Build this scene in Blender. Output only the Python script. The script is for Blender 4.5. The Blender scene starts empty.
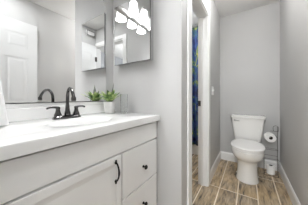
import bpy, math, random
from mathutils import Vector, Matrix
PI = math.pi
scene = bpy.context.scene
C = scene.collection

# ------------------------------------------------------------------ camera
cam_d = bpy.data.cameras.new('camera')
cam_d.sensor_width = 36.0
cam_d.lens = 143.24 / 308 * 36
cam_d.shift_y = -(102.5 - 97.54) / 308
cam_d.clip_start = 0.02
cam = bpy.data.objects.new('camera', cam_d)
cam.location = (0, 0, 1.06)
cam.rotation_euler = (PI / 2, 0, math.radians(33.23))
C.objects.link(cam)
scene.camera = cam

# ------------------------------------------------------------------ world, exposure, lights
world = bpy.data.worlds.new('world')
scene.world = world
world.use_nodes = True
world.node_tree.nodes['Background'].inputs[0].default_value = (0.9, 0.95, 1.0, 1)
world.node_tree.nodes['Background'].inputs[1].default_value = 0.3
scene.view_settings.view_transform = 'Standard'
scene.view_settings.look = 'None'
scene.view_settings.gamma = 1
scene.view_settings.exposure = 0.07
scene.view_settings.use_curve_mapping = False
scene.cycles.use_denoising = True
scene.cycles.max_bounces = 12
scene.cycles.diffuse_bounces = 6
scene.cycles.glossy_bounces = 8
scene.cycles.transmission_bounces = 8
scene.cycles.sample_clamp_indirect = 6

SHADE_EMIT = 3.2          # glow of the vanity lamp shades
BULB_W = 9.0              # the bulb inside each shade
HALL_E = 48.0             # glass globe over the passage to the toilet
BATH_FILL_E = 38.0             # unseen flush lamp, added to brighten the vanity front
BED_FILL_E = 215.0              # unseen globe added behind the camera for frontal fill
TUB_FILL_E = 85.0              # unseen globe added in the tub room as extra light
WINDOW_FILL_W = 25.0           # fill light at an added, unseen bedroom window

win_l = bpy.data.lights.new('window_fill', 'AREA')  # area light added behind the camera as frontal fill
win_l.shape = 'RECTANGLE'; win_l.size = 1.5; win_l.size_y = 1.4; win_l.energy = WINDOW_FILL_W; win_l.color = (0.97, 0.985, 1.0)
win_o = bpy.data.objects.new('window_fill', win_l)
win_o.location = (-0.05, -3.14, 1.35); win_o.rotation_euler = (PI / 2, 0, 0)
C.objects.link(win_o)

# ------------------------------------------------------------------ measured places (metres)
XM, YE, XH, XR, YB, ZC = -1.1234, 0.9725, -0.401, 0.384, 2.708, 2.4444
HC, XF = 0.9235, -0.582          # counter top height, counter front edge
YW = 0.03                        # face of the entry wall

# ------------------------------------------------------------------ materials
def new_mat(name):
    m = bpy.data.materials.new(name); m.use_nodes = True
    nt = m.node_tree
    return m, nt, nt.nodes['Principled BSDF']

def mat(name, col, rough=0.5, metal=0.0, noise=0.0, scale=8.0, bump=0.0, bscale=60.0, coat=0.0, spec=0.5):
    m, nt, b = new_mat(name)
    b.inputs['Base Color'].default_value = (*col, 1)
    b.inputs['Roughness'].default_value = rough
    b.inputs['Metallic'].default_value = metal
    b.inputs['Specular IOR Level'].default_value = spec
    b.inputs['Coat Weight'].default_value = coat
    tc = nt.nodes.new('ShaderNodeTexCoord')
    if noise > 0:
        n = nt.nodes.new('ShaderNodeTexNoise'); n.inputs['Scale'].default_value = scale; n.inputs['Detail'].default_value = 3
        r = nt.nodes.new('ShaderNodeValToRGB')
        r.color_ramp.elements[0].position = 0.3; r.color_ramp.elements[1].position = 0.7
        r.color_ramp.elements[0].color = (*[c * (1 - noise) for c in col], 1)
        r.color_ramp.elements[1].color = (*[min(1, c * (1 + noise)) for c in col], 1)
        nt.links.new(tc.outputs['Object'], n.inputs['Vector'])
        nt.links.new(n.outputs['Fac'], r.inputs['Fac'])
        nt.links.new(r.outputs['Color'], b.inputs['Base Color'])
    if bump > 0:
        n2 = nt.nodes.new('ShaderNodeTexNoise'); n2.inputs['Scale'].default_value = bscale
        bp = nt.nodes.new('ShaderNodeBump'); bp.inputs['Strength'].default_value = bump; bp.inputs['Distance'].default_value = 0.002
        nt.links.new(tc.outputs['Object'], n2.inputs['Vector'])
        nt.links.new(n2.outputs['Fac'], bp.inputs['Height'])
        nt.links.new(bp.outputs['Normal'], b.inputs['Normal'])
    return m

def emit_mat(name, col, strength):
    m, nt, b = new_mat(name)
    b.inputs['Base Color'].default_value = (0.9, 0.9, 0.9, 1)
    b.inputs['Roughness'].default_value = 0.3
    b.inputs['Emission Color'].default_value = (*col, 1)
    b.inputs['Emission Strength'].default_value = strength
    return m

M = {}
M['paint'] = mat('grey_wall_paint', (0.50, 0.496, 0.489), 0.55, noise=0.015, scale=3, bump=0.08, bscale=220)
M['bedpaint'] = mat('bedroom_wall_paint', (0.22, 0.225, 0.235), 0.6, noise=0.02, scale=3)
M['tubpaint'] = mat('beige_wall_paint', (0.66, 0.56, 0.44), 0.6, noise=0.02, scale=3, bump=0.08, bscale=220)
M['ceil'] = mat('ceiling_paint', (0.78, 0.775, 0.765), 0.8, noise=0.01, scale=3, bump=0.1, bscale=180)
M['trim'] = mat('white_trim_paint', (0.80, 0.797, 0.787), 0.35, noise=0.01, scale=5)
M['door'] = mat('white_door_paint', (0.70, 0.70, 0.695), 0.4, noise=0.01, scale=5)
M['cab'] = mat('white_cabinet_paint', (0.90, 0.90, 0.895), 0.38, noise=0.012, scale=6)
M['cabdark'] = mat('cabinet_inside', (0.35, 0.34, 0.33), 0.6, noise=0.03)
M['counter'] = mat('cultured_marble', (0.86, 0.86, 0.85), 0.16, noise=0.01, scale=4, coat=0.3)
M['gun'] = mat('dark_polished_nickel', (0.10, 0.097, 0.096), 0.10, 1.0, noise=0.1, scale=20)
M['nickel'] = mat('brushed_nickel', (0.62, 0.61, 0.60), 0.28, 1.0, noise=0.05, scale=30)
M['cabside'] = mat('satin_aluminium', (0.66, 0.66, 0.66), 0.2, 1.0, noise=0.03, scale=20)
M['black'] = mat('black_metal', (0.018, 0.017, 0.016), 0.28, 0.6, noise=0.1, scale=40)
M['bronze'] = mat('dark_bronze', (0.06, 0.05, 0.045), 0.4, 0.7, noise=0.1, scale=40)
M['wire'] = mat('dark_wire', (0.10, 0.09, 0.08), 0.4, 0.6, noise=0.1, scale=60)
M['mirror'] = mat('mirror_silver', (0.93, 0.935, 0.935), 0.0, 1.0, noise=0.002)
M['edge'] = mat('mirror_edge', (0.10, 0.10, 0.10), 0.3, 0.6, noise=0.03)
M['porcelain'] = mat('white_porcelain', (0.84, 0.83, 0.805), 0.12, noise=0.006, scale=5, coat=0.4)
M['seat'] = mat('white_seat_plastic', (0.88, 0.87, 0.855), 0.22, noise=0.006, scale=5)
M['chrome'] = mat('chrome', (0.7, 0.7, 0.7), 0.1, 1.0, noise=0.01)
M['paper'] = mat('toilet_paper', (0.88, 0.87, 0.85), 0.95, noise=0.02, scale=40, bump=0.3, bscale=300)
M['core'] = mat('cardboard_core', (0.05, 0.04, 0.03), 0.9, noise=0.1, scale=40)
M['towel'] = mat('white_terry', (0.86, 0.86, 0.86), 0.95, noise=0.02, scale=80, bump=0.5, bscale=500)
M['plate'] = mat('white_plastic', (0.85, 0.85, 0.84), 0.35, noise=0.01)
M['soil'] = mat('dark_soil', (0.045, 0.04, 0.03), 0.95, noise=0.5, scale=120, bump=0.6, bscale=200)
M['pot'] = mat('pale_ceramic', (0.74, 0.73, 0.71), 0.45, noise=0.05, scale=25)
M['shade'] = emit_mat('frosted_lamp_glass', (0.985, 0.99, 1.0), SHADE_EMIT)
M['tub'] = mat('tub_acrylic', (0.80, 0.79, 0.77), 0.2, noise=0.01, coat=0.3)
M['vent'] = mat('vent_grey', (0.62, 0.61, 0.60), 0.5, noise=0.02)
M['ventdark'] = mat('vent_dark', (0.07, 0.07, 0.07), 0.7, noise=0.1)
M['carpet'] = mat('bedroom_carpet', (0.36, 0.33, 0.29), 0.95, noise=0.15, scale=90, bump=0.5, bscale=300)
M['spike'] = mat('grey_green_leaf', (0.20, 0.21, 0.19), 0.5, noise=0.25, scale=30)

def leaf_mat():
    m, nt, b = new_mat('succulent_leaf')
    tc = nt.nodes.new('ShaderNodeTexCoord')
    n = nt.nodes.new('ShaderNodeTexNoise'); n.inputs['Scale'].default_value = 24; n.inputs['Detail'].default_value = 3
    r = nt.nodes.new('ShaderNodeValToRGB')
    e = r.color_ramp.elements
    e[0].position = 0.34; e[0].color = (0.03, 0.085, 0.022, 1)
    e[1].position = 0.68; e[1].color = (0.70, 0.76, 0.38, 1)
    k = r.color_ramp.elements.new(0.5); k.color = (0.19, 0.31, 0.075, 1)
    nt.links.new(tc.outputs['Object'], n.inputs['Vector']); nt.links.new(n.outputs['Fac'], r.inputs['Fac'])
    nt.links.new(r.outputs['Color'], b.inputs['Base Color'])
    b.inputs['Roughness'].default_value = 0.4
    return m
M['leaf'] = leaf_mat()

def glass_mat():
    m, nt, b = new_mat('clear_glass')
    b.inputs['Base Color'].default_value = (0.97, 0.98, 0.98, 1)
    b.inputs['Transmission Weight'].default_value = 1.0
    b.inputs['Roughness'].default_value = 0.02
    b.inputs['IOR'].default_value = 1.45
    return m
M['glass'] = glass_mat()

def curtain_mat():
    m, nt, b = new_mat('painted_curtain_cloth')
    tc = nt.nodes.new('ShaderNodeTexCoord')
    mp = nt.nodes.new('ShaderNodeMapping'); mp.inputs['Scale'].default_value = (1.0, 1.0, 0.55)
    n = nt.nodes.new('ShaderNodeTexNoise'); n.inputs['Scale'].default_value = 7.5; n.inputs['Detail'].default_value = 4
    n.inputs['Distortion'].default_value = 1.6
    r = nt.nodes.new('ShaderNodeValToRGB')
    e = r.color_ramp.elements
    e[0].position = 0.36; e[0].color = (0.012, 0.018, 0.05, 1)
    e[1].position = 0.74; e[1].color = (0.62, 0.50, 0.09, 1)
    for p, c in ((0.44, (0.014, 0.03, 0.15, 1)), (0.52, (0.03, 0.075, 0.21, 1)), (0.58, (0.03, 0.10, 0.10, 1)), (0.64, (0.26, 0.30, 0.06, 1))):
        k = r.color_ramp.elements.new(p); k.color = c
    nt.links.new(tc.outputs['Object'], mp.inputs['Vector']); nt.links.new(mp.outputs['Vector'], n.inputs['Vector'])
    nt.links.new(n.outputs['Fac'], r.inputs['Fac']); nt.links.new(r.outputs['Color'], b.inputs['Base Color'])
    b.inputs['Roughness'].default_value = 0.8
    return m
M['curtain'] = curtain_mat()

def floor_mat():
    """wood-look porcelain planks along Y, pale grout; joints staggered by column"""
    m, nt, b = new_mat('wood_look_plank_tile')
    N = nt.nodes; L = nt.links
    def math_(op, a, c=None, cl=False):
        n = N.new('ShaderNodeMath'); n.operation = op; n.use_clamp = cl
        for i, v in enumerate((a, c)):
            if v is None: continue
            if isinstance(v, (int, float)): n.inputs[i].default_value = v
            else: L.new(v, n.inputs[i])
        return n.outputs[0]
    geo = N.new('ShaderNodeNewGeometry')
    sp = N.new('ShaderNodeSeparateXYZ'); L.new(geo.outputs['Position'], sp.inputs[0])
    W, LEN = 0.1835, 0.92
    u = math_('DIVIDE', math_('ADD', sp.outputs['X'], 0.462 + W * 20), W)
    col = math_('FLOOR', u); fu = math_('FRACT', u)
    # columns 23 and up are shifted by 0.52 m
    sh = math_('MULTIPLY', math_('GREATER_THAN', col, 22.5), 0.522)
    v = math_('DIVIDE', math_('ADD', math_('SUBTRACT', sp.outputs['Y'], sh), -1.832 + LEN * 20), LEN)
    row = math_('FLOOR', v); fv = math_('FRACT', v)
    du = math_('MULTIPLY', math_('MINIMUM', fu, math_('SUBTRACT', 1.0, fu)), W)
    dv = math_('MULTIPLY', math_('MINIMUM', fv, math_('SUBTRACT', 1.0, fv)), LEN)
    d = math_('MINIMUM', du, dv)
    grout = math_('LESS_THAN', d, 0.0055)
    cmb = N.new('ShaderNodeCombineXYZ'); L.new(col, cmb.inputs[0]); L.new(row, cmb.inputs[1])
    wn = N.new('ShaderNodeTexWhiteNoise'); wn.noise_dimensions = '3D'; L.new(cmb.outputs[0], wn.inputs['Vector'])
    # grain coordinates, shifted per plank
    off = N.new('ShaderNodeVectorMath'); off.operation = 'MULTIPLY_ADD'
    L.new(wn.outputs['Color'], off.inputs[0]); off.inputs[1].default_value = (7, 7, 7); L.new(geo.outputs['Position'], off.inputs[2])
    mp = N.new('ShaderNodeMapping'); mp.inputs['Scale'].default_value = (34, 5.5, 1); L.new(off.outputs[0], mp.inputs[0])
    n1 = N.new('ShaderNodeTexNoise'); n1.inputs['Scale'].default_value = 1.0; n1.inputs['Detail'].default_value = 7; n1.inputs['Roughness'].default_value = 0.62; n1.inputs['Distortion'].default_value = 0.5
    L.new(mp.outputs[0], n1.inputs['Vector'])
    r = N.new('ShaderNodeValToRGB'); e = r.color_ramp.elements
    e[0].position = 0.33; e[0].color = (0.060, 0.047, 0.034, 1)
    e[1].position = 0.75; e[1].color = (0.60, 0.48, 0.33, 1)
    k = r.color_ramp.elements.new(0.43); k.color = (0.27, 0.208, 0.14, 1)
    k = r.color_ramp.elements.new(0.56); k.color = (0.45, 0.345, 0.225, 1)
    L.new(n1.outputs['Fac'], r.inputs['Fac'])
    # broad blotches: worn grey-green against tan
    n2 = N.new('ShaderNodeTexNoise'); n2.inputs['Scale'].default_value = 5.0; n2.inputs['Detail'].default_value = 2
    L.new(off.outputs[0], n2.inputs['Vector'])
    hs = N.new('ShaderNodeHueSaturation')
    L.new(r.outputs['Color'], hs.inputs['Color'])
    L.new(math_('ADD', math_('MULTIPLY', n2.outputs['Fac'], 0.9), 0.58), hs.inputs['Saturation'])
    L.new(math_('ADD', math_('MULTIPLY', wn.outputs['Value'], 0.35), 0.84), hs.inputs['Value'])
    mx = N.new('ShaderNodeMix'); mx.data_type = 'RGBA'
    L.new(grout, mx.inputs['Factor']); L.new(hs.outputs['Color'], mx.inputs['A']); mx.inputs['B'].default_value = (0.80, 0.71, 0.57, 1)
    L.new(mx.outputs['Result'], b.inputs['Base Color'])
    b.inputs['Roughness'].default_value = 0.42
    bp = N.new('ShaderNodeBump'); bp.inputs['Strength'].default_value = 0.25; bp.inputs['Distance'].default_value = 0.002
    L.new(math_('SUBTRACT', n1.outputs['Fac'], grout), bp.inputs['Height']); L.new(bp.outputs['Normal'], b.inputs['Normal'])
    return m
M['floor'] = floor_mat()

# ------------------------------------------------------------------ mesh helpers
class MB:
    def __init__(self): self.v = []; self.f = []
    def add(self, vs, fs):
        o = len(self.v); self.v += [tuple(x) for x in vs]; self.f += [tuple(i + o for i in f) for f in fs]; return self
    def box(self, x0, x1, y0, y1, z0, z1):
        vs = [(x, y, z) for z in (z0, z1) for y in (y0, y1) for x in (x0, x1)]
        return self.add(vs, [(0, 2, 3, 1), (4, 5, 7, 6), (0, 1, 5, 4), (2, 6, 7, 3), (0, 4, 6, 2), (1, 3, 7, 5)])
    def loft(self, rings, cap0=True, cap1=True):
        n = len(rings[0]); vs = [p for r in rings for p in r]; fs = []
        for i in range(len(rings) - 1):
            for j in range(n):
                k = (j + 1) % n
                fs.append((i * n + j, i * n + k, (i + 1) * n + k, (i + 1) * n + j))
        if cap0: fs.append(tuple(range(n))[::-1])
        if cap1: fs.append(tuple((len(rings) - 1) * n + j for j in range(n)))
        return self.add(vs, fs)
    def lathe(self, prof, origin=(0, 0, 0), axis='Z', n=24, flute=0, depth=0.0, caps=(True, True), rot=None):
        rings = []
        for r, z in prof:
            ring = []
            for j in range(n):
                a = 2 * PI * j / n
                rr = r * (1 - depth * (0.5 + 0.5 * math.cos(flute * a))) if flute else r
                p = Vector((rr * math.cos(a), rr * math.sin(a), z))
                if axis == 'X': p = Vector((p.z, p.x, p.y))
                elif axis == 'Y': p = Vector((p.y, p.z, p.x))
                if rot is not None: p = rot @ p
                ring.append(p + Vector(origin))
            rings.append(ring)
        return self.loft(rings, *caps)
    def tube(self, pts, rad, n=10, smooth=0, closed=False):
        pts = [Vector(p) for p in pts]
        rads = list(rad) if isinstance(rad, (list, tuple)) else [rad] * len(pts)
        if smooth:
            P, R = [], []
            m = len(pts)
            rng = range(m) if closed else range(m - 1)
            for i in rng:
                if closed: p0, p1, p2, p3 = pts[i - 1], pts[i], pts[(i + 1) % m], pts[(i + 2) % m]
                else: p0, p1, p2, p3 = pts[max(i - 1, 0)], pts[i], pts[i + 1], pts[min(i + 2, m - 1)]
                for s in range(smooth):
                    t = s / smooth
                    P.append(0.5 * ((2 * p1) + (p2 - p0) * t + (2 * p0 - 5 * p1 + 4 * p2 - p3) * t * t + (3 * p1 - p0 - 3 * p2 + p3) * t ** 3))
                    R.append(rads[i] * (1 - t) + rads[(i + 1) % m] * t)
            if not closed: P.append(pts[-1]); R.append(rads[-1])
            pts, rads = P, R
        m = len(pts); rings = []
        nrm = None
        for i, p in enumerate(pts):
            if closed: t = (pts[(i + 1) % m] - pts[i - 1])
            else: t = pts[min(i + 1, m - 1)] - pts[max(i - 1, 0)]
            t.normalize()
            if nrm is None:
                nrm = t.orthogonal().normalized()
            else:
                nrm = (nrm - t * nrm.dot(t)).normalized()
            bn = t.cross(nrm)
            rings.append([p + rads[i] * (math.cos(2 * PI * j / n) * nrm + math.sin(2 * PI * j / n) * bn) for j in range(n)])
        if closed:
            o = len(self.v)
            self.loft(rings, False, False)
            # nearest-vertex bridge back to the first ring
            best = min(range(n), key=lambda s: (rings[-1][0] - rings[0][s]).length)
            k = o + (m - 1) * n
            for j in range(n):
                self.f.append((k + j, k + (j + 1) % n, o + (best + j + 1) % n, o + (best + j) % n))
            return self
        return self.loft(rings)
    def ball(self, c, r, n=12, sx=1, sy=1, sz=1):
        rings = []
        for i in range(1, n):
            a = PI * i / n
            rings.append([(c[0] + sx * r * math.sin(a) * math.cos(2 * PI * j / (2 * n)), c[1] + sy * r * math.sin(a) * math.sin(2 * PI * j / (2 * n)), c[2] - sz * r * math.cos(a)) for j in range(2 * n)])
        return self.loft(rings)
    def build(self, name, material, parent=None, smooth=False, bevel=0.0, seg=2, loc=None, subd=0):
        me = bpy.data.meshes.new(name)
        origin = Vector(loc) if loc is not None else Vector((0, 0, 0))
        me.from_pydata([tuple(Vector(p) - origin) for p in self.v], [], self.f)
        me.update(); me.validate()
        import bmesh
        bm = bmesh.new(); bm.from_mesh(me); bmesh.ops.recalc_face_normals(bm, faces=bm.faces); bm.to_mesh(me); bm.free()
        me.materials.append(material)
        if smooth:
            for p in me.polygons: p.use_smooth = True
            try: me.set_sharp_from_angle(angle=math.radians(38))
            except Exception: pass
        o = bpy.data.objects.new(name, me); C.objects.link(o)
        o.location = origin
        if parent is not None:
            o.parent = parent
            o.matrix_parent_inverse = Matrix.Translation(-Vector(parent['world_at'])) if 'world_at' in parent else Matrix()
        o['world_at'] = tuple(origin)
        if bevel > 0:
            md = o.modifiers.new('bevel', 'BEVEL'); md.width = bevel; md.segments = seg; md.limit_method = 'ANGLE'
        if subd:
            md = o.modifiers.new('subd', 'SUBSURF'); md.levels = subd; md.render_levels = subd
        return o

def thing(name, label, cat, loc, group=None):
    o = bpy.data.objects.new(name, None); C.objects.link(o)
    o.location = loc; o.empty_display_size = 0.05
    o['label'] = label; o['category'] = cat; o['world_at'] = tuple(loc)
    if group: o['group'] = group
    return o

def tag(o, label, cat, group=None):
    o['label'] = label; o['category'] = cat
    if group: o['group'] = group
    return o

def struct(name, mb, m, bevel=0.0, parent=None):
    o = mb.build(name, m, parent, bevel=bevel)
    if parent is None: o['kind'] = 'structure'
    return o

# ------------------------------------------------------------------ the room shell
struct('floor', MB().box(-2.1, 0.55, -0.09, 3.6, -0.1, 0.0), M['floor'])
struct('floor_bedroom', MB().box(-2.1, 1.6, -3.1, -0.09, -0.1, 0.0), M['carpet'])
struct('ceiling', MB().box(-2.1, 1.6, -3.1, 3.6, ZC, ZC + 0.1), M['ceil'])
struct('wall_left', MB().box(XM - 0.1, XM, -0.09, YE, 0, ZC), M['paint'])
struct('wall_end', MB().box(-2.1, XH, YE, YE + 0.12, 0, ZC), M['paint'])
DY0, DY1, DZ = 1.165, 1.785, 2.045           # doorway to the tub room
struct('wall_hall', MB().box(XH - 0.11, XH, YE + 0.12, DY0, 0, ZC).box(XH - 0.11, XH, DY0, DY1, DZ, ZC).box(XH - 0.11, XH, DY1, 3.5, 0, ZC), M['paint'])
struct('wall_back', MB().box(XH, 0.5, YB, YB + 0.12, 0, ZC), M['paint'])
struct('wall_right', MB().box(XR, XR + 0.12, -0.09, YB, 0, ZC), M['paint'])
EX0, EZ = -0.405, 2.10                       # entry doorway the camera stands in
struct('wall_entry', MB().box(-2.1, EX0, -0.09, YW, 0, ZC).box(EX0, XR, -0.09, YW, EZ, ZC).box(XR + 0.12, 1.6, -0.09, YW, 0, ZC), M['paint'])
struct('wall_bedroom', MB().box(-2.1, -0.8, -3.1, -3.0, 0, ZC).box(0.7, 1.6, -3.1, -3.0, 0, ZC).box(-0.8, 0.7, -3.1, -3.0, 0, 0.65).box(-0.8, 0.7, -3.1, -3.0, 2.05, ZC).box(-2.1, -2.0, -3.0, -0.09, 0, ZC).box(1.5, 1.6, -3.0, -0.09, 0, ZC), M['bedpaint'])
struct('wall_tub', MB().box(-2.1, -2.0, YE + 0.12, 3.5, 0, ZC).box(-2.1, XH, 3.4, 3.5, 0, ZC), M['tubpaint'])

# trim: casing of the doorway to the tub room
CW, CT = 0.085, 0.014
def casing_u(mb, x0, x1, ya, yb, zt):
    mb.box(x0, x1, ya - CW, ya, 0, zt + CW); mb.box(x0, x1, yb, yb + CW, 0, zt + CW); mb.box(x0, x1, ya, yb, zt, zt + CW)
    return mb
cas = struct('trim_1', casing_u(MB(), XH, XH + CT, DY0 + 0.006, DY1 - 0.006, DZ - 0.006), M['trim'], bevel=0.004)
jm = MB()
jm.box(XH - 0.11, XH + 0.001, DY0, DY0 + 0.018, 0, DZ).box(XH - 0.11, XH + 0.001, DY1 - 0.018, DY1, 0, DZ).box(XH - 0.11, XH + 0.001, DY0 + 0.018, DY1 - 0.018, DZ - 0.018, DZ)
jm.box(XH - 0.075, XH - 0.04, DY1 - 0.030, DY1 - 0.018, 0, DZ - 0.018)
jm.build('door_jamb', M['trim'], cas, bevel=0.002)
MB().box(XH - 0.108, XH - 0.070, DY1 - 0.0215, DY1 - 0.018, 0.955, 1.02).build('strike_plate', M['bronze'], cas, bevel=0.001)['label'] = 'dark bronze strike plate'
# casing of the entry doorway
cas2 = MB().box(EX0 - CW, EX0, YW, YW + CT, 0, EZ + 0.065).box(EX0, XR - 0.002, YW, YW + CT, EZ, EZ + 0.065)
cas2 = struct('trim_2', cas2, M['trim'], bevel=0.004)
MB().box(EX0 - 0.001, EX0 + 0.018, -0.088, YW + 0.001, 0, EZ).box(EX0 + 0.018, XR - 0.002, -0.088, YW + 0.001, EZ - 0.018, EZ).build('door_jamb', M['trim'], cas2, bevel=0.002)

# unseen window added behind the camera, opening for the fill light
wf = MB().box(-0.8, -0.75, -3.09, -2.985, 0.65, 2.05).box(0.65, 0.7, -3.09, -2.985, 0.65, 2.05).box(-0.75, 0.65, -3.09, -2.985, 0.65, 0.70).box(-0.75, 0.65, -3.09, -2.985, 2.0, 2.05).box(-0.75, 0.65, -3.07, -3.03, 1.33, 1.37)
struct('added_window_1', wf, M['trim'], bevel=0.004)

# baseboards
def base_profile(mb, a, b, n, h=0.135, t=0.013):
    """a, b: ends on the wall line; n: direction into the room"""
    a, b, n = Vector((*a, 0)), Vector((*b, 0)), Vector((*n, 0))
    prof = [(0, 0), (t, 0), (t, h - 0.022), (t * 0.72, h - 0.012), (t * 0.45, h - 0.004), (t * 0.35, h), (0, h)]
    return mb.loft([[p + n * q + Vector((0, 0, z)) for q, z in prof] for p in (a, b)])
struct('baseboard_hall', base_profile(MB(), (XH, DY1 + CW - 0.006), (XH, YB), (1, 0)), M['trim'])
struct('baseboard_back', base_profile(MB(), (XH + 0.013, YB), (XR - 0.013, YB), (0, -1)), M['trim'])
struct('baseboard_right', base_profile(MB(), (XR, YW), (XR, YB), (-1, 0)), M['trim'])
struct('baseboard_end', base_profile(MB(), (-0.60, YE), (XH, YE), (0, -1)), M['trim'])

# the entry door, swung open flat against the right wall (seen in the mirrors)
DX0, DX1, DA, DB, DT = 0.334, 0.368, 0.052, 0.815, 2.093
def panel_door():
    """six raised panels on both faces, as one slab"""
    mb = MB()
    mb.box(DX0 + 0.004, DX1 - 0.004, DA, DB, 0.012, DT)
    w = DB - DA
    cols = [(DA + 0.11, DA + w / 2 - 0.05), (DA + w / 2 + 0.05, DB - 0.11)]
    rows = [(0.24, 0.84), (1.00, 1.60), (1.73, 1.93)]
    ys = [DA, cols[0][0], cols[0][1], cols[1][0], cols[1][1], DB]
    for xa, xb in ((DX0, DX0 + 0.005), (DX1 - 0.005, DX1)):
        mb.box(xa, xb, ys[0], ys[1], 0.012, DT); mb.box(xa, xb, ys[2], ys[3], 0.012, DT); mb.box(xa, xb, ys[4], ys[5], 0.012, DT)
        for c in cols:
            zs = [0.012] + [z for r in rows for z in r] + [DT]
            for i in range(0, len(zs), 2): mb.box(xa, xb, c[0], c[1], zs[i], zs[i + 1])
    for c in cols:
        for r in rows:                     # bevelled raised field on the room side
            ring0 = [(DX0 + 0.0045, c[0] + 0.022, r[0] + 0.022), (DX0 + 0.0045, c[1] - 0.022, r[0] + 0.022), (DX0 + 0.0045, c[1] - 0.022, r[1] - 0.022), (DX0 + 0.0045, c[0] + 0.022, r[1] - 0.022)]
            ring1 = [(DX0 + 0.0015, c[0] + 0.045, r[0] + 0.045), (DX0 + 0.0015, c[1] - 0.045, r[0] + 0.045), (DX0 + 0.0015, c[1] - 0.045, r[1] - 0.045), (DX0 + 0.0015, c[0] + 0.045, r[1] - 0.045)]
            mb.loft([ring0, ring1])
    return mb
door = struct('door_1', panel_door(), M['door'])
for z in (0.25, 1.05, 1.83):
    MB().lathe([(0.0, -0.048), (0.007, -0.047), (0.007, 0.047), (0.0, 0.048)], (DX0 - 0.006, DA - 0.006, z), n=12, caps=(False, False)).box(DX0 - 0.002, DX0 + 0.001, DA - 0.004, DA + 0.03, z - 0.045, z + 0.045).build('hinge', M['bronze'], door)['label'] = 'dark bronze door hinge'
kn = MB().lathe([(0.026, 0.0), (0.026, 0.006), (0.011, 0.010), (0.010, 0.018), (0.022, 0.026), (0.025, 0.034), (0.018, 0.042), (0.0, 0.044)], (DX0, DB - 0.06, 0.96), n=20, rot=Matrix.Rotation(-PI / 2, 3, 'Y'))
kn.build('door_knob', M['bronze'], door, smooth=True)

# ------------------------------------------------------------------ ceiling lamps, all unseen: the passage lamp and three added for fill
def unseen_ceiling_lamp(label, x, y, r, strength):
    """a frosted glass globe on a short metal neck; the globe gives the light"""
    t = thing('unseen_ceiling_lamp', label, 'ceiling light', (x, y, ZC))
    MB().lathe([(0.065, 0.0), (0.065, -0.018), (0.05, -0.026), (0.022, -0.032), (0.022, -0.07), (0.045, -0.078), (0.045, -0.09)], (x, y, ZC - 0.001), n=32).build('lamp_base', M['nickel'], t, smooth=True)
    zc = ZC - 0.09 - r * 0.93
    prof = [(max(r * math.sin(PI * k / 16), 0.003), zc + r * math.cos(PI * k / 16)) for k in range(2, 17)]
    MB().lathe(prof, (x, y, 0), n=32).build('lamp_globe', emit_mat('ceiling_lamp_glass', LAMP_COL, strength), t, smooth=True)
LAMP_COL = (0.965, 0.985, 1.0)
fl = thing('unseen_ceiling_lamp', 'unseen flat round lamp added on the ceiling to brighten the vanity front', 'ceiling light', (0.06, 0.48, ZC))  # added out of view to lift the cabinet front
MB().lathe([(0.135, -0.0005), (0.135, -0.012), (0.128, -0.016), (0.120, -0.0165), (0.120, -0.0005)], (0.06, 0.48, ZC), n=40).build('added_lamp_rim', M['trim'], fl, smooth=True)
MB().lathe([(0.1195, -0.010), (0.1195, -0.0145), (0.11, -0.017), (0.0, -0.019)], (0.06, 0.48, ZC), n=40, caps=(True, False)).build('added_lamp_disc', emit_mat('added_flush_glass', LAMP_COL, BATH_FILL_E), fl, smooth=True)
LAMP_COL = (0.985, 0.985, 0.98)
unseen_ceiling_lamp('frosted glass globe lamp on the ceiling of the passage to the toilet', 0.0, 1.68, 0.085, HALL_E)
LAMP_COL = (0.965, 0.985, 1.0)
unseen_ceiling_lamp('unseen frosted globe lamp added on the bedroom ceiling as frontal fill', -0.1, -1.3, 0.13, BED_FILL_E)  # added lamp, sends fill in through the entry doorway
unseen_ceiling_lamp('unseen frosted globe lamp added on the shower room ceiling as extra light', -1.25, 1.9, 0.10, TUB_FILL_E)  # added lamp, its light also spills through the inner doorway

# ------------------------------------------------------------------ vanity
van = thing('vanity_cabinet', 'white painted vanity cabinet with black hardware under the white countertop', 'vanity', (-0.86, 0.5, 0))
VX0, VX1, VY0, VY1 = XM + 0.002, -0.627, YW + 0.004, 0.9605
body = MB().box(VX0, VX1, VY0, VY0 + 0.018, 0.10, 0.8795).box(VX0, VX1, VY1 - 0.018, VY1, 0.10, 0.8795).box(VX0, VX0 + 0.012, VY0 + 0.018, VY1 - 0.018, 0.10, 0.8795)
body.box(VX1 - 0.018, VX1, VY0 + 0.018, VY1 - 0.018, 0.10, 0.8795).box(VX0 + 0.012, VX1 - 0.018, VY0 + 0.018, VY1 - 0.018, 0.10, 0.118).box(VX0, VX1 - 0.07, VY0, VY1, 0.0, 0.10)
body.build('cabinet_body', M['cab'], van)
FX0, FX1 = VX1 + 0.0005, -0.607
MB().box(FX0, FX1, VY0, 0.9645, 0.7445, 0.868).build('front_rail', M['cab'], van, bevel=0.002)
def raised_door(y0, y1, z0, z1):
    mb = MB(); fw, bw, dp = 0.036, 0.028, 0.009
    def ring(x, a, z_a): return [(x, y0 + a, z0 + z_a), (x, y1 - a, z0 + z_a), (x, y1 - a, z1 - z_a), (x, y0 + a, z1 - z_a)]
    mb.loft([ring(FX0, 0, 0), ring(FX1 - 0.002, 0, 0), ring(FX1, 0.002, 0.002), ring(FX1, fw, fw), ring(FX1 - dp * 0.5, fw + 0.003, fw + 0.003), ring(FX1 - dp, fw + bw, fw + bw)])
    return mb
dr = raised_door(VY0, 0.5855, 0.115, 0.7345).build('door', M['cab'], van)
hz0, hz1, hy = 0.604, 0.704, 0.540
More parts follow.
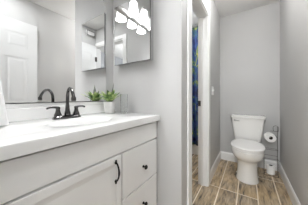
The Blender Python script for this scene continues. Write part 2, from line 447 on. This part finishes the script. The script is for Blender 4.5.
pull = MB().tube([(FX1 + 0.004, hy, hz1), (FX1 + 0.016, hy, hz1 - 0.006), (FX1 + 0.027, hy, hz1 - 0.028), (FX1 + 0.030, hy, (hz0 + hz1) / 2), (FX1 + 0.027, hy, hz0 + 0.028), (FX1 + 0.016, hy, hz0 + 0.006), (FX1 + 0.004, hy, hz0)],
                 [0.0045, 0.0045, 0.0045, 0.0058, 0.0045, 0.0045, 0.0045], n=10, smooth=5)
for z, s in ((hz1, 1), (hz0, -1)):
    pull.ball((FX1 + 0.005, hy, z), 0.0085, 8, sx=0.6)
    pull.ball((FX1 + 0.006, hy, z + s * 0.010), 0.006, 8, sx=0.8)
pull.build('handle', M['black'], dr, smooth=True)['label'] = 'black arched handle'
for z0, z1 in ((0.466, 0.7345), (0.196, 0.458)):
    d = MB().box(FX0, FX1, 0.5945, 0.9645, z0, z1).build('drawer', M['cab'], van, bevel=0.002)
    zc = 0.583 if z0 > 0.4 else 0.330
    MB().lathe([(0.009, 0.0), (0.0085, 0.004), (0.0055, 0.008), (0.0055, 0.014), (0.0135, 0.020), (0.0155, 0.025), (0.0120, 0.0305), (0.0, 0.0325)], (FX1, 0.790, zc), axis='X', n=20).build('knob', M['black'], d, smooth=True)['label'] = 'round black knob'

# countertop with its integral oval basin and backsplash
ct = thing('countertop', 'glossy white countertop with oval basin and backsplash', 'countertop', (-0.85, 0.5, 0.88))
def counter_mesh():
    mb = MB(); x0, x1, y0, y1 = XM + 0.001, XF, YW + 0.002, YE - 0.001
    cx, cy, a, b = -0.815, 0.48, 0.125, 0.185
    n = 64; z1, z0 = HC, 0.8805
    rect = []; oval = []
    for j in range(n):
        t = 2 * PI * j / n; dx, dy = math.cos(t), math.sin(t)
        s = min(((x1 - cx) / dx) if dx > 1e-9 else 1e9, ((x0 - cx) / dx) if dx < -1e-9 else 1e9, ((y1 - cy) / dy) if dy > 1e-9 else 1e9, ((y0 - cy) / dy) if dy < -1e-9 else 1e9)
        rect.append([cx + s * dx, cy + s * dy])
    for X, Y in ((x0, y0), (x1, y0), (x0, y1), (x1, y1)):
        j = min(range(n), key=lambda k: (rect[k][0] - X) ** 2 + (rect[k][1] - Y) ** 2); rect[j] = [X, Y]
    def ov(k, z): return [(cx + a * k * math.cos(2 * PI * j / n), cy + b * k * math.sin(2 * PI * j / n), z) for j in range(n)]
    def rr(ins, z): return [(min(max(p[0], x0 + ins), x1 - ins), min(max(p[1], y0 + ins), y1 - ins), z) for p in rect]
    rings = [rr(0, z0), rr(0, z1 - 0.006), rr(0.0018, z1 - 0.002), rr(0.006, z1), ov(1.06, z1), ov(1.0, z1 - 0.002), ov(0.95, z1 - 0.008), ov(0.88, z1 - 0.025), ov(0.76, z1 - 0.06), ov(0.58, z1 - 0.088), ov(0.33, z1 - 0.103), ov(0.12, z1 - 0.106)]
    mb.loft(rings, False, True)
    return mb
slab = counter_mesh().build('counter_slab', M['counter'], ct, smooth=True)
MB().lathe([(0.0, 0.0), (0.024, 0.0), (0.024, 0.003), (0.016, 0.005), (0.0, 0.005)], (-0.815, 0.48, HC - 0.1055), n=20, caps=(False, False)).build('drain', M['gun'], ct, smooth=True)['label'] = 'dark metal drain'
MB().box(XM + 0.001, XM + 0.022, YW + 0.002, YE - 0.001, HC, 0.998).build('backsplash', M['counter'], ct, bevel=0.003)

# ------------------------------------------------------------------ wall mirror over the backsplash
MX = XM + 0.006
mt = thing('wall_mirror', 'large frameless wall mirror with rounded corners above the backsplash', 'mirror', (XM, 0.46, 1.02))
def mirror_outline(y0, y1, z0, z1, r):
    pts = [(y0, z0), (y1, z0)]
    for cy, cz, a0 in ((y1 - r, z1 - r, 0), (y0 + r, z1 - r, 90)):
        for k in range(13):
            t = math.radians(a0 + k * 7.5); pts.append((cy + r * math.cos(t), cz + r * math.sin(t)))
    return pts
ol = mirror_outline(0.062, 0.882, 1.029, 1.972, 0.095)
MB().loft([[(XM + 0.0005, y, z) for y, z in ol], [(MX, y, z) for y, z in ol]]).build('mirror_glass', M['mirror'], mt)
MB().box(XM + 0.0005, MX + 0.003, 0.062, 0.882, 1.024, 1.030).build('bottom_channel', M['edge'], mt)['label'] = 'thin dark bottom channel'

MB().box(XM + 0.0005, MX - 0.001, 0.062, 0.882, 0.9985, 1.0238).build('bottom_strip', M['trim'], mt)['label'] = 'white strip under the mirror'

# ------------------------------------------------------------------ medicine cabinet on the end wall
mc = thing('medicine_cabinet', 'mirrored medicine cabinet with grey metal sides high on the end wall', 'cabinet', (-0.81, YE, 1.35))
AX0, AX1, AZ0, AZ1, AY = -1.046, -0.637, 1.358, 1.903, 0.920
MB().box(AX0 + 0.004, AX1 - 0.004, AY + 0.008, YE - 0.001, AZ0 + 0.003, AZ1 - 0.003).build('cabinet_body', M['cabside'], mc, bevel=0.002)
dd = MB().box(AX0, AX1, AY + 0.0012, AY + 0.007, AZ0, AZ1).build('door', M['edge'], mc, bevel=0.001)
MB().box(AX0 + 0.003, AX1 - 0.003, AY, AY + 0.0008, AZ0 + 0.003, AZ1 - 0.003).build('mirror_glass', M['mirror'], dd)
MB().box(AX1 - 0.022, AX1 - 0.002, AY + 0.0035, AY + 0.012, 1.395, 1.43).build('finger_pull', M['cabside'], dd, bevel=0.001)

# ------------------------------------------------------------------ three-lamp vanity light
vl = thing('vanity_light', 'three-lamp vanity light with white bell shades above the wall mirror', 'light fixture', (XM, 0.492, 1.985))
bar = MB()
rings = []
for y, s in ((0.150, 0.35), (0.157, 0.75), (0.185, 1.0), (0.799, 1.0), (0.827, 0.75), (0.834, 0.35)):
    prof = [(0.0005, -0.036), (0.012, -0.036), (0.022, -0.024), (0.032, -0.014), (0.034, 0.0), (0.032, 0.014), (0.022, 0.024), (0.012, 0.036), (0.0005, 0.036)]
    rings.append([(XM + 0.007 + q * (0.5 + 0.5 * s), y, 1.985 + z * s) for q, z in prof])
bar.loft(rings).build('back_bar', M['nickel'], vl, smooth=True)
for yb in (0.307, 0.492, 0.677):
    xb = XM + 0.100
    arm = MB().tube([(XM + 0.030, yb, 1.995), (XM + 0.036, yb, 2.03), (XM + 0.040, yb, 2.08), (XM + 0.058, yb, 2.115), (xb - 0.014, yb, 2.128), (xb - 0.001, yb, 2.117), (xb, yb, 2.095)], 0.0055, n=10, smooth=5)
    arm.lathe([(0.015, 2.084), (0.021, 2.088), (0.014, 2.100), (0.0, 2.104)], (xb, yb, 0), n=16)
    bl = bpy.data.lights.new('vanity_bulb', 'POINT'); bl.energy = BULB_W; bl.shadow_soft_size = 0.02; bl.color = (0.985, 0.99, 1.0)
    bo = bpy.data.objects.new('vanity_bulb', bl); bo.location = (xb, yb, 2.01); C.objects.link(bo); bo.parent = vl
    bo.matrix_parent_inverse = Matrix.Translation(-Vector(vl['world_at']))
    ar = arm.build('lamp_arm', M['nickel'], vl, smooth=True)
    sh = [(0.018, 2.088), (0.030, 2.083), (0.039, 2.070), (0.042, 2.050), (0.045, 2.022), (0.050, 1.990), (0.056, 1.964), (0.0615, 1.948)]
    inn = [(r - 0.004, z - 0.0005) for r, z in sh[::-1]]
    MB().lathe(sh + inn, (xb, yb, 0), n=28, caps=(False, True)).build('lamp_shade', M['shade'], ar, smooth=True)['label'] = 'lit frosted white bell shade'

# ------------------------------------------------------------------ faucet
fx, fy = -1.008, 0.484
fa = thing('faucet', 'dark polished two-handle faucet with tall arched spout on the countertop', 'faucet', (fx, fy, HC))
def stadium(cx, cy, hx, hy_, z, n=32):
    out = []
    for j in range(n):
        t = 2 * PI * j / n; c, s = math.cos(t), math.sin(t)
        out.append((cx + hx * math.copysign(abs(c) ** 0.7, c), cy + hy_ * math.copysign(abs(s) ** 0.6, s), z))
    return out
MB().loft([stadium(fx, fy, 0.036, 0.088, HC + 0.0002), stadium(fx, fy, 0.036, 0.088, HC + 0.006), stadium(fx, fy, 0.033, 0.085, HC + 0.010), stadium(fx, fy, 0.026, 0.080, HC + 0.017), stadium(fx, fy, 0.020, 0.075, HC + 0.020)]).build('base_plate', M['gun'], fa, smooth=True)
sp = MB().lathe([(0.019, 0.020), (0.018, 0.034), (0.0145, 0.050), (0.0125, 0.072), (0.0115, 0.090)], (fx, fy, HC), n=20)
dxs, dys = 0.138, -0.032
sp.tube([(fx, fy, HC + 0.085), (fx, fy, HC + 0.135), (fx + dxs * 0.08, fy + dys * 0.08, HC + 0.168), (fx + dxs * 0.34, fy + dys * 0.34, HC + 0.195), (fx + dxs * 0.66, fy + dys * 0.66, HC + 0.188), (fx + dxs * 0.90, fy + dys * 0.90, HC + 0.160), (fx + dxs, fy + dys, HC + 0.134)],
        [0.0100, 0.0098, 0.0094, 0.0092, 0.0092, 0.0094, 0.0100], n=14, smooth=6)
sp.lathe([(0.0125, 0.0), (0.0135, 0.006), (0.0135, 0.020), (0.0105, 0.026)], (fx + dxs * 1.02, fy + dys * 1.02, HC + 0.116), n=16)
sp.build('spout', M['gun'], fa, smooth=True)
for s in (-1, 1):
    hy0 = fy + s * 0.058
    h = MB().lathe([(0.0205, 0.018), (0.0215, 0.026), (0.0150, 0.042), (0.0118, 0.058), (0.0125, 0.064), (0.0135, 0.068), (0.0125, 0.076), (0.0, 0.079)], (fx, hy0, HC), n=20)
    h.tube([(fx, hy0 - s * 0.004, HC + 0.071), (fx, hy0 + s * 0.022, HC + 0.075), (fx, hy0 + s * 0.048, HC + 0.074), (fx, hy0 + s * 0.062, HC + 0.069)], [0.0075, 0.0062, 0.0055, 0.0065], n=10, smooth=4)
    h.build('handle', M['gun'], fa, smooth=True)

# ------------------------------------------------------------------ potted succulent, glass and towel on the counter
random.seed(11)
px, py = -1.012, 0.838
pl = thing('potted_succulent', 'spiky green succulent in a ribbed white pot on the counter corner', 'plant', (px, py, HC))
pz = HC + 0.0005
MB().lathe([(0.036, 0.0), (0.040, 0.004), (0.044, 0.03), (0.049, 0.07), (0.0525, 0.095), (0.0535, 0.100), (0.0495, 0.1005), (0.0485, 0.090)], (px, py, pz), n=72, flute=18, depth=0.05).build('pot', M['pot'], pl, smooth=True)
MB().lathe([(0.0465, 0.088), (0.046, 0.094), (0.03, 0.0975), (0.0, 0.098)], (px, py, pz), n=28, caps=(True, False)).build('soil', M['soil'], pl, smooth=True)
def leaf(mb, ang, length, tilt, width, curl):
    """thick pointed leaf: channelled on top, keeled below"""
    d = Vector((math.cos(ang), math.sin(ang), 0)); side = Vector((-d.y, d.x, 0)); up = Vector((0, 0, 1))
    pos = Vector((px, py, pz + 0.094)) + d * 0.008
    t = tilt; rings = []; m = 8
    for i in range(m + 1):
        s = i / m
        w = width * (0.55 + 1.1 * s - 1.62 * s * s) if s < 0.97 else 0.0006
        w = max(w, 0.0006); th = max(0.0042 * (1 - s) ** 0.7, 0.0005)
        nrm = up * math.cos(t) - d * math.sin(t)
        rings.append([pos + side * w - nrm * 0 + nrm * 0.002, pos + side * w * 0.4 - nrm * th * 0.2, pos - side * w * 0.4 - nrm * th * 0.2, pos - side * w + nrm * 0.002, pos - side * w * 0.5 - nrm * th, pos + side * w * 0.5 - nrm * th])
        pos = pos + (d * math.cos(t) + up * math.sin(t)) * length / m
        t -= curl / m
    mb.loft(rings)
fol = MB()
for k in range(20):
    a = 2.39996 * k + 0.4
    ring_ = k / 20
    tilt = 1.42 - 0.84 * ring_ + random.uniform(-0.08, 0.08)
    ln = 0.110 + 0.032 * ring_ + random.uniform(-0.008, 0.012)
    if math.cos(a - 0.45) > 0.6: ln = min(ln, 0.084 / max(math.cos(tilt), 0.3))
    reach = -math.cos(a)                                # towards the mirror
    if reach > 0.3: ln = min(ln, 0.112)
    leaf(fol, a, ln, tilt, 0.0235 + 0.004 * random.random(), 0.25 + 0.35 * ring_)
fol.build('foliage', M['leaf'], pl, smooth=True)
spk = MB()
leaf(spk, 0.45, 0.170, 1.40, 0.0205, 0.02)
spk.build('tall_leaf', M['spike'], pl, smooth=True)['label'] = 'tall grey-green leaf'

gx, gy = -0.897, 0.896
gl = MB().lathe([(0.026, 0.0), (0.028, 0.003), (0.0295, 0.06), (0.0315, 0.165), (0.0285, 0.166), (0.0262, 0.06), (0.0245, 0.016), (0.0, 0.012)], (gx, gy, HC + 0.0005), n=36, caps=(True, False))
tag(gl.build('drinking_glass', M['glass'], smooth=True, loc=(gx, gy, HC)), 'tall clear drinking glass beside the potted succulent', 'glass')

tb = thing('towel_ring', 'dark metal towel ring on the entry wall above the counter', 'towel ring', (-1.005, YW, 1.42))
trc = (-1.005, YW + 0.068, 1.36)
MB().lathe([(0.026, 0.0), (0.026, 0.006), (0.012, 0.012), (0.008, 0.020), (0.008, 0.068), (0.0, 0.070)], (-1.005, YW + 0.0005, 1.445), axis='Y', n=20).build('wall_post', M['gun'], tb, smooth=True)
MB().tube([(trc[0] + 0.085 * math.cos(2 * PI * k / 24), trc[1], trc[2] + 0.085 * math.sin(2 * PI * k / 24)) for k in range(24)], 0.0045, n=8, closed=True).build('ring', M['gun'], tb, smooth=True)
tw = MB(); rings = []
for z, yc, hyy, hx in ((0.932, 0.119, 0.078, 0.078), (0.98, 0.117, 0.073, 0.077), (1.06, 0.114, 0.066, 0.076), (1.14, 0.111, 0.059, 0.074), (1.22, 0.105, 0.045, 0.070), (1.262, 0.100, 0.024, 0.064), (1.276, 0.098, 0.012, 0.060)):
    ring = []
    for j in range(40):
        t = 2 * PI * j / 40; c, s = math.cos(t), math.sin(t)
        wv = 1 + 0.05 * math.sin(9 * t) * (1.3 - z)
        ring.append((-1.005 + hx * math.copysign(abs(c) ** 0.5, c) * wv, yc + hyy * math.copysign(abs(s) ** 0.6, s) * wv, z))
    rings.append(ring)
tag(tw.loft(rings).build('hand_towel', M['towel'], smooth=True, loc=(-1.005, 0.12, 0.93)), 'folded white hand towel hanging at the left end of the counter', 'towel')

# ------------------------------------------------------------------ wall box and light switch
vt = thing('chime_box', 'small grey box mounted high on the right wall above the open door', 'wall box', (XR, 0.165, 2.315))
MB().box(XR - 0.045, XR - 0.0005, 0.085, 0.245, 2.272, 2.362).build('cover', M['vent'], vt, bevel=0.004)
fr = MB().box(XR - 0.048, XR - 0.0445, 0.083, 0.247, 2.270, 2.279).box(XR - 0.048, XR - 0.0445, 0.083, 0.247, 2.355, 2.364).box(XR - 0.048, XR - 0.0445, 0.083, 0.091, 2.279, 2.355).box(XR - 0.048, XR - 0.0445, 0.239, 0.247, 2.279, 2.355)
fr.build('frame', M['ventdark'], vt)['label'] = 'dark edge of the box'

sw = thing('light_switch', 'white double light switch on the hall wall beside the inner doorway', 'light switch', (XH, 2.055, 1.152))
MB().box(XH + 0.0005, XH + 0.0065, 1.997, 2.113, 1.094, 1.210).build('cover_plate', M['plate'], sw, bevel=0.002)
for y in (2.032, 2.078):
    MB().loft([[(XH + 0.006, y - 0.005, 1.137), (XH + 0.006, y + 0.005, 1.137), (XH + 0.006, y + 0.005, 1.167), (XH + 0.006, y - 0.005, 1.167)],
               [(XH + 0.019, y - 0.004, 1.158), (XH + 0.019, y + 0.004, 1.158), (XH + 0.017, y + 0.004, 1.170), (XH + 0.017, y - 0.004, 1.170)]]).build('toggle', M['plate'], sw)

# ------------------------------------------------------------------ toilet
tx = -0.008
to = thing('toilet', 'white two-piece toilet with closed lid against the back wall', 'toilet', (tx, 2.4, 0))
def egg(z, hw, yf, yb_, yw, n=40, pf=1.0, pb=0.62):
    """closed outline: front tip yf, back yb_, widest at yw"""
    out = []
    for j in range(n):
        t = 2 * PI * j / n; s, c = math.sin(t), math.cos(t)
        p = pf if c > 0 else pb
        x = hw * math.copysign(abs(s) ** (p if c < 0 else 0.95), s)
        y = yw - (yw - yf) * abs(c) ** pf if c > 0 else yw + (yb_ - yw) * abs(c) ** pb
        out.append((tx + x, y, z))
    return out
bowl = MB().loft([
    egg(0.0, 0.126, 2.094, 2.60, 2.24), egg(0.012, 0.126, 2.092, 2.60, 2.24), egg(0.03, 0.119, 2.098, 2.60, 2.24), egg(0.12, 0.111, 2.104, 2.60, 2.24),
    egg(0.22, 0.108, 2.104, 2.60, 2.24), egg(0.255, 0.113, 2.092, 2.61, 2.23), egg(0.275, 0.128, 2.068, 2.62, 2.22), egg(0.30, 0.150, 2.030, 2.63, 2.21),
    egg(0.33, 0.168, 2.002, 2.64, 2.20), egg(0.36, 0.176, 1.988, 2.65, 2.20), egg(0.403, 0.178, 1.984, 2.65, 2.20), egg(0.410, 0.174, 1.989, 2.65, 2.20)])
bowl.build('bowl', M['porcelain'], to, smooth=True)
MB().loft([egg(0.4105, 0.172, 1.992, 2.46, 2.19, pb=0.72), egg(0.413, 0.175, 1.988, 2.465, 2.19, pb=0.72), egg(0.427, 0.175, 1.988, 2.465, 2.19, pb=0.72), egg(0.4300, 0.170, 1.993, 2.46, 2.19, pb=0.72)]).build('seat', M['seat'], to, smooth=True)
MB().loft([egg(0.4345, 0.180, 1.979, 2.465, 2.19, pb=0.72), egg(0.437, 0.185, 1.973, 2.47, 2.19, pb=0.72), egg(0.449, 0.185, 1.973, 2.47, 2.19, pb=0.72), egg(0.455, 0.177, 1.983, 2.465, 2.19, pb=0.72), egg(0.457, 0.15, 2.02, 2.44, 2.19, pb=0.72)]).build('seat_lid', M['seat'], to, smooth=True)
for s in (-1, 1):
    MB().box(tx + s * 0.075 - 0.018, tx + s * 0.075 + 0.018, 2.458, 2.488, 0.4105, 0.447).build('lid_hinge', M['seat'], to, bevel=0.006)
def tankring(z, hw, y0, y1, r=0.035, bulge=0.012):
    pts = []
    def arc(cx, cy, a0):
        for k in range(7):
            t = math.radians(a0 + 15 * k); pts.append((tx + cx + r * math.cos(t), cy + r * math.sin(t), z))
    arc(hw - r, y1 - r, 0); arc(-hw + r, y1 - r, 90); arc(-hw + r, y0 + r, 180)
    for k in range(1, 8):
        u = -1 + 2 * k / 8; pts.append((tx + u * (hw - r), y0 - bulge * (1 - u * u), z))
    arc(hw - r, y0 + r, 270)
    return pts
MB().loft([tankring(0.412, 0.150, 2.535, 2.685), tankring(0.425, 0.166, 2.525, 2.688), tankring(0.50, 0.176, 2.518, 2.69), tankring(0.60, 0.188, 2.512, 2.692), tankring(0.70, 0.199, 2.508, 2.694), tankring(0.751, 0.203, 2.506, 2.695)]).build('tank', M['porcelain'], to, smooth=True)
MB().loft([tankring(0.752, 0.205, 2.504, 2.696), tankring(0.7535, 0.219, 2.490, 2.699), tankring(0.764, 0.222, 2.486, 2.700), tankring(0.770, 0.218, 2.490, 2.699), tankring(0.784, 0.223, 2.485, 2.702), tankring(0.793, 0.220, 2.488, 2.701), tankring(0.797, 0.206, 2.501, 2.69)]).build('tank_lid', M['porcelain'], to, smooth=True)
lv = MB().lathe([(0.012, 0.0), (0.012, -0.008), (0.008, -0.014), (0.0, -0.016)], (tx - 0.160, 2.506, 0.718), axis='Y', n=16)
lv.tube([(tx - 0.160, 2.490, 0.718), (tx - 0.130, 2.484, 0.716), (tx - 0.095, 2.482, 0.712)], [0.006, 0.0055, 0.0065], n=8, smooth=3)
lv.build('flush_lever', M['chrome'], to, smooth=True)['label'] = 'chrome flush lever'
for s in (-1, 1):
    MB().ball((tx + s * 0.118, 2.33, 0.012), 0.013, 8).build('bolt_cap', M['seat'], to, smooth=True)
# supply stop on the wall left of the bowl
# ------------------------------------------------------------------ toilet paper stand
wx, wy = 0.332, 2.555
st = thing('toilet_paper_stand', 'dark wire toilet paper stand in the corner right of the toilet', 'toilet paper holder', (0.27, wy, 0))
R0 = 0.0026
x0, x1, y0, y1 = 0.192, 0.338, 2.475, 2.625
base = MB()
def loop(mb, z, r=R0):
    mb.tube([(x0, y0, z), (x1, y0, z), (x1, y1, z), (x0, y1, z)], r, n=8, closed=True) if False else None
    for a, b in (((x0, y0), (x1, y0)), ((x1, y0), (x1, y1)), ((x1, y1), (x0, y1)), ((x0, y1), (x0, y0))):
        mb.tube([(*a, z), (*b, z)], r, n=8)
    return mb
loop(base, R0 + 0.001); base.tube([(x0, (y0 + y1) / 2, R0 + 0.001), (x1, (y0 + y1) / 2, R0 + 0.001)], R0, n=8).tube([((x0 + x1) / 2, y0, R0 + 0.001), ((x0 + x1) / 2, y1, R0 + 0.001)], R0, n=8)
base.build('base', M['wire'], st, smooth=True)
bask = loop(MB(), 0.235)
for x, y in ((x0, y0), (x0, y1), (x1, y0)): bask.tube([(x, y, 0.005), (x, y, 0.235)], R0 * 0.8, n=8)
bask.build('basket', M['wire'], st, smooth=True)
MB().tube([(x1, y1 - 0.06, 0.005), (x1, y1 - 0.06, 0.655)], 0.0036, n=10).build('pole', M['wire'], st, smooth=True)
hd = MB().tube([(x1 - 0.04, y1 - 0.06, 0.593), (x1 - 0.045, y1 - 0.06, 0.648), (x1 - 0.018, y1 - 0.06, 0.672), (x1 + 0.012, y1 - 0.06, 0.648), (x1 + 0.008, y1 - 0.06, 0.593)], 0.0028, n=8, smooth=4)
hd.tube([(x1 - 0.075, y1 - 0.06, 0.593), (x1 + 0.012, y1 - 0.06, 0.593)], 0.0028, n=8)
hd.build('top_loop', M['wire'], st, smooth=True)
sf = MB().tube([(x1, y1 - 0.06, 0.350), (x0, y1 - 0.06, 0.350), (x0 - 0.006, y0 + 0.02, 0.352), (x0 + 0.02, y0, 0.358), (x1 - 0.02, y0, 0.358), (x1, y0 + 0.02, 0.352), (x1, y1 - 0.07, 0.350)], 0.0026, n=8, smooth=3)
sf.build('middle_loop', M['wire'], st, smooth=True)
rx, ry, rz = 0.250, 2.49, 0.522
MB().tube([(x1, y1 - 0.06, 0.50), (x1 - 0.02, y1 - 0.06, rz + 0.012), (rx + 0.03, y1 - 0.035, rz + 0.013), (rx, y1 - 0.055, rz + 0.0135), (rx, ry - 0.075, rz + 0.0135), (rx, ry - 0.08, rz + 0.019)], 0.0035, n=8, smooth=4).build('roll_arm', M['wire'], st, smooth=True)

def paper_roll(label, at, rot, R, h):
    t = thing('toilet_paper_roll', label, 'toilet paper roll', at, 'toilet paper rolls')
    t.rotation_euler = rot
    q = MB().lathe([(0.0215, -h / 2), (R - 0.004, -h / 2), (R, -h / 2 + 0.004), (R, h / 2 - 0.004), (R - 0.004, h / 2), (0.0215, h / 2)], n=36, caps=(False, False))
    q.build('paper', M['paper'], None, smooth=True).parent = t
    c = MB().lathe([(0.0213, -h / 2 + 0.001), (0.0213, h / 2 - 0.001), (0.0200, h / 2 - 0.001), (0.0200, -h / 2 + 0.001), (0.0213, -h / 2 + 0.001)], n=28, caps=(False, False)).build('cardboard_core', M['core'], None, smooth=True)
    c.parent = t
    c['label'] = 'dark hollow cardboard core'
    return t
r1 = paper_roll('white toilet paper roll hanging on the arm of the wire stand', (rx, ry, rz), (PI / 2, 0, 0.12), 0.058, 0.10)
paper_roll('spare white toilet paper roll upright in the base of the wire stand', (0.266, 2.545, 0.0655), (0, 0, 0), 0.046, 0.115)

# ------------------------------------------------------------------ the shower seen through the inner doorway
bt = MB()
ta, tb_, tc_, td = -1.98, -0.525, 2.652, 3.395
def rrect(xa, xb, ya, yb2, z, r, n=6):
    pts = []
    for cx, cy, a0 in ((xb - r, yb2 - r, 0), (xa + r, yb2 - r, 90), (xa + r, ya + r, 180), (xb - r, ya + r, 270)):
        for k in range(n + 1):
            t = math.radians(a0 + 90 * k / n); pts.append((cx + r * math.cos(t), cy + r * math.sin(t), z))
    return pts
bt.loft([rrect(ta, tb_, tc_, td, 0.001, 0.01), rrect(ta, tb_, tc_, td, 0.40, 0.01), rrect(ta + 0.01, tb_ - 0.01, tc_ + 0.01, td - 0.01, 0.415, 0.015), rrect(ta + 0.07, tb_ - 0.07, tc_ + 0.07, td - 0.07, 0.415, 0.10), rrect(ta + 0.10, tb_ - 0.09, tc_ + 0.09, td - 0.09, 0.25, 0.12), rrect(ta + 0.2, tb_ - 0.13, tc_ + 0.13, td - 0.13, 0.09, 0.12)])
tag(bt.build('bathtub', M['tub'], smooth=True, loc=(-1.25, 3.0, 0)), 'white bathtub with plain apron below the shower curtain', 'bathtub')
tag(MB().tube([(-2.0, 2.6, 2.375), (XH - 0.111, 2.6, 2.375)], 0.012, n=14).build('curtain_rod', M['nickel'], smooth=True, loc=(-1.26, 2.6, 2.375)), 'straight metal rod across the top of the shower curtain', 'curtain rod')
cu = thing('shower_curtain', 'blue, green and yellow patterned shower curtain hanging beyond the inner doorway', 'shower curtain', (-1.0, 2.6, 0.19))
rows = []
nz, nx = 14, 150
vs, fs = [], []
for i in range(nz + 1):
    z = 0.195 + (2.345 - 0.195) * i / nz
    for j in range(nx + 1):
        x = -1.85 + (1.85 - 0.535) * j / nx
        amp = 0.026 * (1.15 - 0.5 * i / nz)
        vs.append((x, 2.6 + amp * math.sin(x * 2 * PI / 0.105 + 0.25 * math.sin(i * 0.6 + 3 * x)), z))
for i in range(nz):
    for j in range(nx):
        a = i * (nx + 1) + j; fs.append((a, a + 1, a + nx + 2, a + nx + 1))
cm = MB(); cm.add(vs, fs)
co = cm.build('cloth', M['curtain'], cu, smooth=True)
sd = co.modifiers.new('thickness', 'SOLIDIFY'); sd.thickness = 0.002
for k in range(12):
    x = -1.83 + (1.83 - 0.56) * k / 11
    MB().tube([(x, 2.6 + 0.022 * math.cos(2 * PI * q / 14), 2.364 + 0.030 * math.sin(2 * PI * q / 14)) for q in range(14)], 0.0022, n=6, closed=True).build('hook', M['chrome'], cu, smooth=True)
